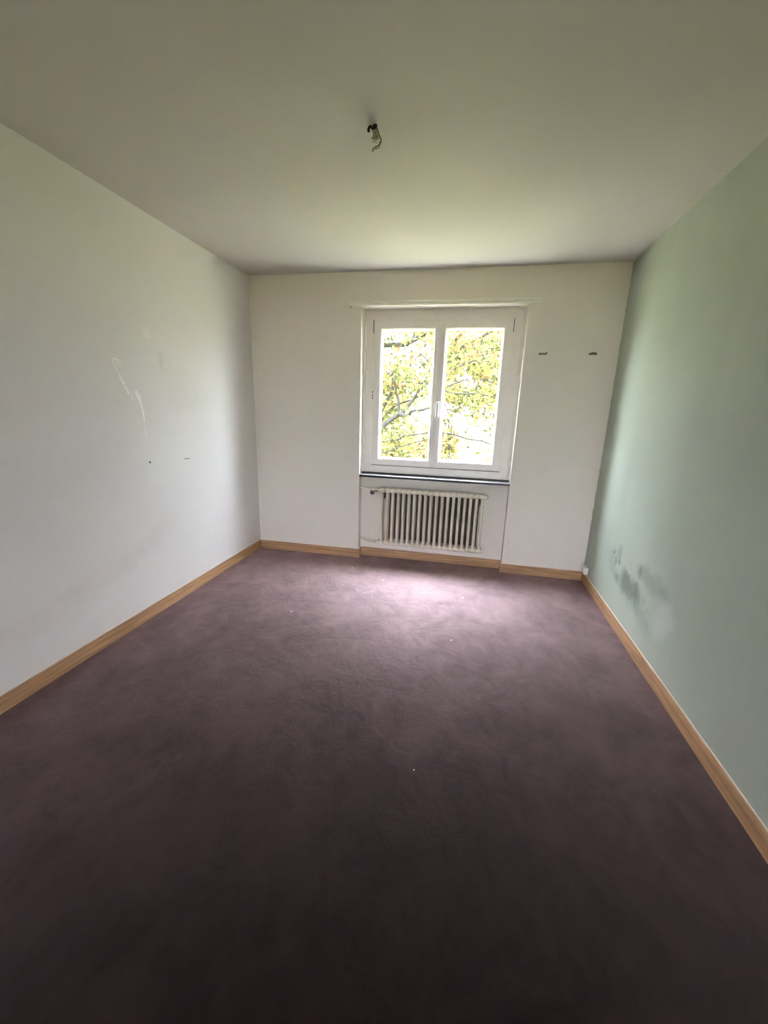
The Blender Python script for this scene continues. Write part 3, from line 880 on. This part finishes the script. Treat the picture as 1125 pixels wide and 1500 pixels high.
BR = [
    [(0.51, 3.0, 0.968, 0.052), (0.547, 3.033, 1.057, 0.0478), (0.617, 3.067, 1.169, 0.0436), (0.745, 3.1, 1.272, 0.0394), (0.862, 3.133, 1.352, 0.0352), (0.944, 3.167, 1.42, 0.0311), (1.035, 3.2, 1.554, 0.0269), (1.104, 3.233, 1.675, 0.0227), (1.172, 3.267, 1.796, 0.0186), (1.218, 3.3, 1.906, 0.0145)],
    [(0.871, 3.08, 1.342, 0.0335), (1.007, 3.004, 1.325, 0.0299), (1.092, 2.928, 1.402, 0.0264), (1.22, 2.852, 1.415, 0.023), (1.405, 2.776, 1.461, 0.0196), (1.543, 2.7, 1.493, 0.0164)],
    [(0.485, 3.3, 1.159, 0.0187), (0.524, 3.329, 1.239, 0.0177), (0.633, 3.357, 1.39, 0.0167), (0.766, 3.386, 1.496, 0.0156), (0.946, 3.414, 1.569, 0.0146), (1.102, 3.443, 1.629, 0.0135), (1.337, 3.471, 1.713, 0.0125), (1.47, 3.5, 1.75, 0.0115)],
    [(0.325, 3.6, 1.87, 0.0155), (0.416, 3.571, 1.926, 0.0146), (0.633, 3.543, 2.06, 0.0135), (0.807, 3.514, 2.255, 0.0125), (0.901, 3.486, 2.338, 0.0115), (1.064, 3.457, 2.345, 0.0106), (1.256, 3.429, 2.194, 0.0098), (1.355, 3.4, 2.086, 0.009)],
    [(0.425, 3.5, 1.729, 0.0142), (0.518, 3.45, 1.773, 0.0132), (0.668, 3.4, 1.839, 0.0123), (0.793, 3.35, 1.86, 0.0114), (0.973, 3.3, 1.859, 0.0105), (1.15, 3.25, 1.837, 0.0096), (1.341, 3.2, 1.879, 0.0088)],
    [(0.46, 3.2, 1.16, 0.03), (0.538, 3.24, 1.409, 0.0285), (0.618, 3.28, 1.579, 0.027), (0.697, 3.32, 1.78, 0.0256), (0.719, 3.36, 1.935, 0.0242), (0.752, 3.4, 2.08, 0.0228)],
    [(0.814, 3.15, 1.318, 0.0248), (0.83, 3.162, 1.45, 0.0219), (0.81, 3.175, 1.602, 0.0191), (0.769, 3.187, 1.72, 0.0162), (0.828, 3.2, 1.892, 0.0134)],
    [(0.398, 3.4, 1.779, 0.0256), (0.5, 3.467, 1.874, 0.0218), (0.603, 3.533, 1.97, 0.018), (0.681, 3.6, 2.099, 0.0141)],
    [(0.647, 2.8, 0.91, 0.0186), (0.722, 2.817, 0.923, 0.0173), (0.863, 2.833, 0.939, 0.016), (0.968, 2.85, 0.996, 0.0147), (1.107, 2.867, 1.033, 0.0134), (1.31, 2.883, 1.062, 0.0121), (1.458, 2.9, 1.099, 0.0108)],
    [(0.586, 2.7, 0.698, 0.012), (0.645, 2.68, 0.725, 0.0113), (0.898, 2.66, 0.825, 0.0105), (1.113, 2.64, 0.91, 0.0097), (1.426, 2.62, 0.997, 0.0089), (1.529, 2.6, 1.023, 0.0082)],
    [(0.743, 3.0, 0.89, 0.009), (0.77, 2.9, 1.007, 0.0077), (0.795, 2.8, 1.151, 0.0065)],
    [(0.953, 3.0, 1.313, 0.0088), (0.977, 2.9, 1.123, 0.0071), (0.9, 2.8, 0.975, 0.006)],
    [(0.915, 3.8, 2.568, 0.0307), (0.926, 3.867, 2.645, 0.0293), (0.936, 3.933, 2.745, 0.0278), (0.956, 4.0, 2.89, 0.0263)],
    [(0.962, 3.8, 2.579, 0.0306), (1.0, 3.85, 2.631, 0.029), (1.11, 3.9, 2.694, 0.0272), (1.196, 3.95, 2.746, 0.0255), (1.376, 4.0, 2.842, 0.0237)],
    [(0.424, 3.6, 2.646, 0.0093), (0.454, 3.633, 2.619, 0.0085), (0.592, 3.667, 2.548, 0.0078), (0.684, 3.7, 2.476, 0.007)],
    [(1.761, 3.7, 2.465, 0.0182), (1.889, 3.74, 2.535, 0.0196), (2.018, 3.78, 2.604, 0.0209), (2.146, 3.82, 2.674, 0.0223), (2.252, 3.86, 2.744, 0.0237), (2.389, 3.9, 2.834, 0.025)],
    [(1.514, 3.2, 1.902, 0.0131), (1.684, 3.229, 2.072, 0.0125), (1.796, 3.257, 2.127, 0.012), (1.909, 3.286, 2.172, 0.0116), (2.063, 3.314, 2.227, 0.0111), (2.157, 3.343, 2.241, 0.0106), (2.268, 3.371, 2.194, 0.0102), (2.422, 3.4, 2.137, 0.0097)],
    [(1.608, 3.0, 1.787, 0.0117), (1.708, 3.033, 1.832, 0.0111), (1.87, 3.067, 1.887, 0.0106), (2.086, 3.1, 1.913, 0.01), (2.223, 3.133, 1.887, 0.0095), (2.362, 3.167, 1.842, 0.009), (2.511, 3.2, 1.816, 0.0085)],
    [(1.467, 2.8, 1.773, 0.0124), (1.593, 2.814, 1.717, 0.0121), (1.697, 2.829, 1.68, 0.0118), (1.89, 2.843, 1.675, 0.0115), (2.081, 2.857, 1.679, 0.0111), (2.234, 2.871, 1.654, 0.0108), (2.376, 2.886, 1.628, 0.0105), (2.536, 2.9, 1.613, 0.0102)],
    [(1.477, 3.1, 1.573, 0.0109), (1.616, 3.129, 1.566, 0.0106), (1.788, 3.157, 1.55, 0.0103), (1.919, 3.186, 1.523, 0.01), (2.074, 3.214, 1.454, 0.0097), (2.22, 3.243, 1.384, 0.0094), (2.402, 3.271, 1.389, 0.0091), (2.558, 3.3, 1.426, 0.0087)],
    [(1.412, 2.7, 1.106, 0.0188), (1.611, 2.683, 1.094, 0.0178), (1.798, 2.667, 1.072, 0.0168), (1.994, 2.65, 1.02, 0.0158), (2.185, 2.633, 1.0, 0.0149), (2.355, 2.617, 0.958, 0.0139), (2.531, 2.6, 0.938, 0.013)],
    [(1.507, 4.0, 1.564, 0.0148), (1.576, 4.0, 1.446, 0.0136), (1.623, 4.0, 1.303, 0.0124), (1.629, 4.0, 1.035, 0.0113), (1.647, 4.0, 0.775, 0.0101), (1.699, 4.0, 0.564, 0.0089)],
    [(1.6, 4.1, 1.568, 0.0112), (1.668, 4.1, 1.303, 0.0104), (1.673, 4.1, 1.044, 0.0095), (1.668, 4.1, 0.768, 0.0086), (1.648, 4.1, 0.499, 0.0077)],
]
tree = thing('autumn_tree', 'grey branched tree with yellow green leaves just outside the window', 'tree', (-0.55, 3.1, GZ))
trunk_path = [(-0.55, 3.1, GZ - 0.1, 0.17), (-0.50, 3.08, -0.4, 0.145), (-0.40, 3.06, 0.2, 0.125), (-0.32, 3.1, 0.9, 0.105), (-0.22, 3.25, 1.8, 0.085), (0.0, 3.45, 2.7, 0.06), (0.25, 3.6, 3.6, 0.035)]
bm = bmesh.new()
sp_ = smooth_path(trunk_path, 5)
tube(bm, [p[:3] for p in sp_], [p[3] for p in sp_], 12)
place(obj('trunk', bm, m_bark, None, True), tree)
CONNECT = [[(-0.42, 3.06, 0.15, 0.07), (-0.05, 3.02, 0.45, 0.062), (0.25, 3.0, 0.75, 0.056), (0.51, 3.0, 0.968, 0.052)],
           [(-0.30, 3.12, 1.0, 0.05), (0.1, 3.2, 1.15, 0.035), (0.50, 3.3, 1.18, 0.022)],
           [(-0.42, 3.06, 0.1, 0.04), (0.05, 2.9, 0.45, 0.025), (0.58, 2.8, 0.85, 0.016)],
           [(-0.15, 3.3, 2.0, 0.06), (0.35, 3.6, 2.45, 0.05), (0.80, 3.8, 2.52, 0.042), (1.10, 3.8, 2.70, 0.036)],
           [(-0.2, 3.25, 1.7, 0.035), (0.2, 3.5, 1.75, 0.02), (0.45, 3.6, 1.80, 0.013)],
           [(1.1, 3.9, 3.0, 0.05), (1.7, 3.9, 3.35, 0.045), (2.5, 3.9, 3.05, 0.035), (3.0, 3.7, 2.6, 0.02)],
           [(2.46, 3.9, 2.95, 0.03), (2.9, 3.6, 2.5, 0.018), (2.6, 3.4, 2.1, 0.012)]]
for row in CONNECT + BR:
    sp_ = smooth_path(row, 4)
    bm = bmesh.new()
    q = random.Random(len(C.objects))
    tube(bm, [(p[0] + q.uniform(-1, 1) * p[3] * 0.15, p[1], p[2] + q.uniform(-1, 1) * p[3] * 0.2) for p in sp_], [max(p[3], 0.003) for p in sp_], 7)
    place(obj('branch', bm, m_bark, None, True), tree)

def leaves(name, mat, pts, size, parent, seed, droop=0.6):
    """one mesh of folded pointed leaves (each 4 quads/tris) at the given points"""
    q = random.Random(seed)
    verts, faces = [], []
    for p in pts:
        s = size * q.uniform(0.65, 1.25)
        d = Vector((q.gauss(0, 1), q.gauss(0, 1), q.gauss(0, 0.6) - droop * 1.6)).normalized()
        n_ = Vector((q.gauss(0, 1), q.gauss(0, 1), q.gauss(0, 1)))
        sd = d.cross(n_)
        if sd.length < 1e-4: sd = d.orthogonal()
        sd.normalize()
        nn = d.cross(sd)
        w = s * q.uniform(0.17, 0.26)
        P = Vector(p)
        i = len(verts)
        a = P; m1 = P + d * s * 0.45 + nn * s * 0.05; e = P + d * s + nn * s * 0.12
        verts += [a, P + d * s * 0.4 + sd * w, m1 - nn * s * 0.03, P + d * s * 0.4 - sd * w, e]
        faces += [(i, i + 1, i + 2), (i, i + 2, i + 3), (i + 1, i + 4, i + 2), (i + 3, i + 2, i + 4)]
    me = bpy.data.meshes.new(name)
    me.from_pydata([tuple(v) for v in verts], [], faces)
    me.materials.append(mat)
    o = bpy.data.objects.new(name, me)
    C.objects.link(o)
    if parent: place(o, parent)
    o['kind'] = 'stuff'
    return o

q = random.Random(11)
pts_g, pts_y = [], []
def spray(p, n, r, lst):
    for _ in range(n):
        lst.append((p[0] + q.gauss(0, r), p[1] + q.gauss(0, r * 1.3), p[2] + q.gauss(-r * 0.5, r * 0.8)))
for row in BR:
    sp_ = smooth_path(row, 5)
    for p in sp_:
        if q.random() < 0.85:
            spray(p, q.randint(1, 5) if p[3] < 0.016 else q.randint(0, 1), 0.11, pts_g if q.random() < 0.74 else pts_y)
# leafy boughs: crown filled out beyond view to cut light, thin where sky shows through
def bough(x, y, z, dens, n0, n1):
    if q.random() < dens:
        spray((x, y, z), q.randint(n0, n1), 0.13, pts_g if q.random() < 0.72 else pts_y)
for _ in range(5200):
    x = q.uniform(-3.0, 6.2); z = q.uniform(0.2, 5.2); y = q.uniform(2.5, 5.4)
    dens = 1.0
    if 0.2 < x < 2.9:
        dens = 0.85 if x > 1.45 else 0.75
        if x > 1.45 and z < 1.45: dens = 0.12
        elif x < 1.45 and z < 1.75: dens = 0.22
        elif x > 1.6 and 1.72 < z < 2.0: dens = 0.30
    bough(x, y, z, dens, 8, 18)
leaves('foliage', m_leaf_green, pts_g, 0.10, tree, 21)
leaves('autumn_foliage', m_leaf_autumn, pts_y, 0.10, tree, 22)

def bush(name, label, c, rx, ry, rz, n, mat, size, seed, cat='bush', blobs=None, group=None):
    q = random.Random(seed)
    t_ = thing(name, label, cat, (c[0], c[1], GZ), group)
    blobs = blobs or [(c[0] + q.uniform(-0.75, 0.75) * rx, c[1] + q.uniform(-0.7, 0.7) * ry, c[2] + q.uniform(-0.75, 0.75) * rz, q.uniform(0.25, 0.45)) for _ in range(26)]
    pts = []
    for _ in range(n):
        b_ = q.choice(blobs)
        v = Vector((q.gauss(0, 1), q.gauss(0, 1), q.gauss(0, 1))).normalized() * (q.random() ** 0.4)
        pts.append((b_[0] + v.x * rx * b_[3], b_[1] + v.y * ry * b_[3], max(GZ + 0.02, b_[2] + v.z * rz * b_[3])))
    leaves('foliage', mat, pts, size, t_, seed + 1, 0.3)
    bm = bmesh.new()
    c = (c[0], c[1], c[2]) if cat == 'bush' else (c[0], c[1], max(b_[2] for b_ in blobs))
    tube(bm, [(c[0], c[1], GZ - 0.05), (c[0] + 0.05, c[1], GZ + (c[2] - GZ) * 0.5), (c[0] - 0.05, c[1], c[2])], [0.09, 0.07, 0.03], 8)
    for b_ in blobs[:10]:
        tube(bm, [(c[0], c[1], GZ + (c[2] - GZ) * q.uniform(0.2, 0.7)), b_[:3]], [0.045, 0.012], 6)
    place(obj('stem' if cat == 'bush' else 'trunk', bm, m_bark), t_)
bush('yellow_bush', 'tall pale yellow bush behind the thickest branches of the near tree', (-1.35, 9.6, 1.3), 2.3, 1.3, 2.5, 22000, m_leaf_far, 0.17, 41)
bush('rust_bush', 'low rust and yellow bush behind the near tree, under the window handle', (1.15, 7.6, 0.05), 0.62, 0.6, 1.15, 6500, m_leaf_rust, 0.13, 51)
bush('lawn_bush', 'small yellow green bush standing alone on the far lawn', (3.1, 14.6, -0.6), 1.0, 0.7, 0.5, 3000, m_leaf_far, 0.15, 61)
bush('pale_tree', 'pale yellow tree farther off, behind the upper twigs of the near tree', (3.9, 10.2, 2.6), 1.0, 1.0, 1.0, 20000, m_leaf_far, 0.15, 71, 'tree',
     [(1.0, 10.0, 3.5, 0.50), (1.5, 10.3, 3.3, 0.5), (2.0, 10.0, 3.25, 0.5), (2.5, 10.2, 3.5, 0.45), (2.6, 10.0, 2.9, 0.42), (2.2, 10.3, 2.75, 0.36), (1.25, 10.1, 2.85, 0.38),
      (2.8, 10.2, 2.2, 0.42), (2.4, 10.0, 2.05, 0.33), (2.0, 10.1, 1.95, 0.30), (1.6, 10.2, 1.95, 0.30), (1.25, 10.0, 2.1, 0.36), (3.3, 10.2, 3.0, 0.8), (3.5, 10.4, 3.9, 0.8), (2.6, 10.4, 4.4, 0.8),
      (1.6, 10.4, 4.3, 0.7), (0.6, 10.3, 4.1, 0.6), (4.3, 10.2, 2.4, 0.8), (4.4, 10.3, 3.6, 0.9), (3.4, 10.0, 1.9, 0.45)])

scene.view_layers[0].update()
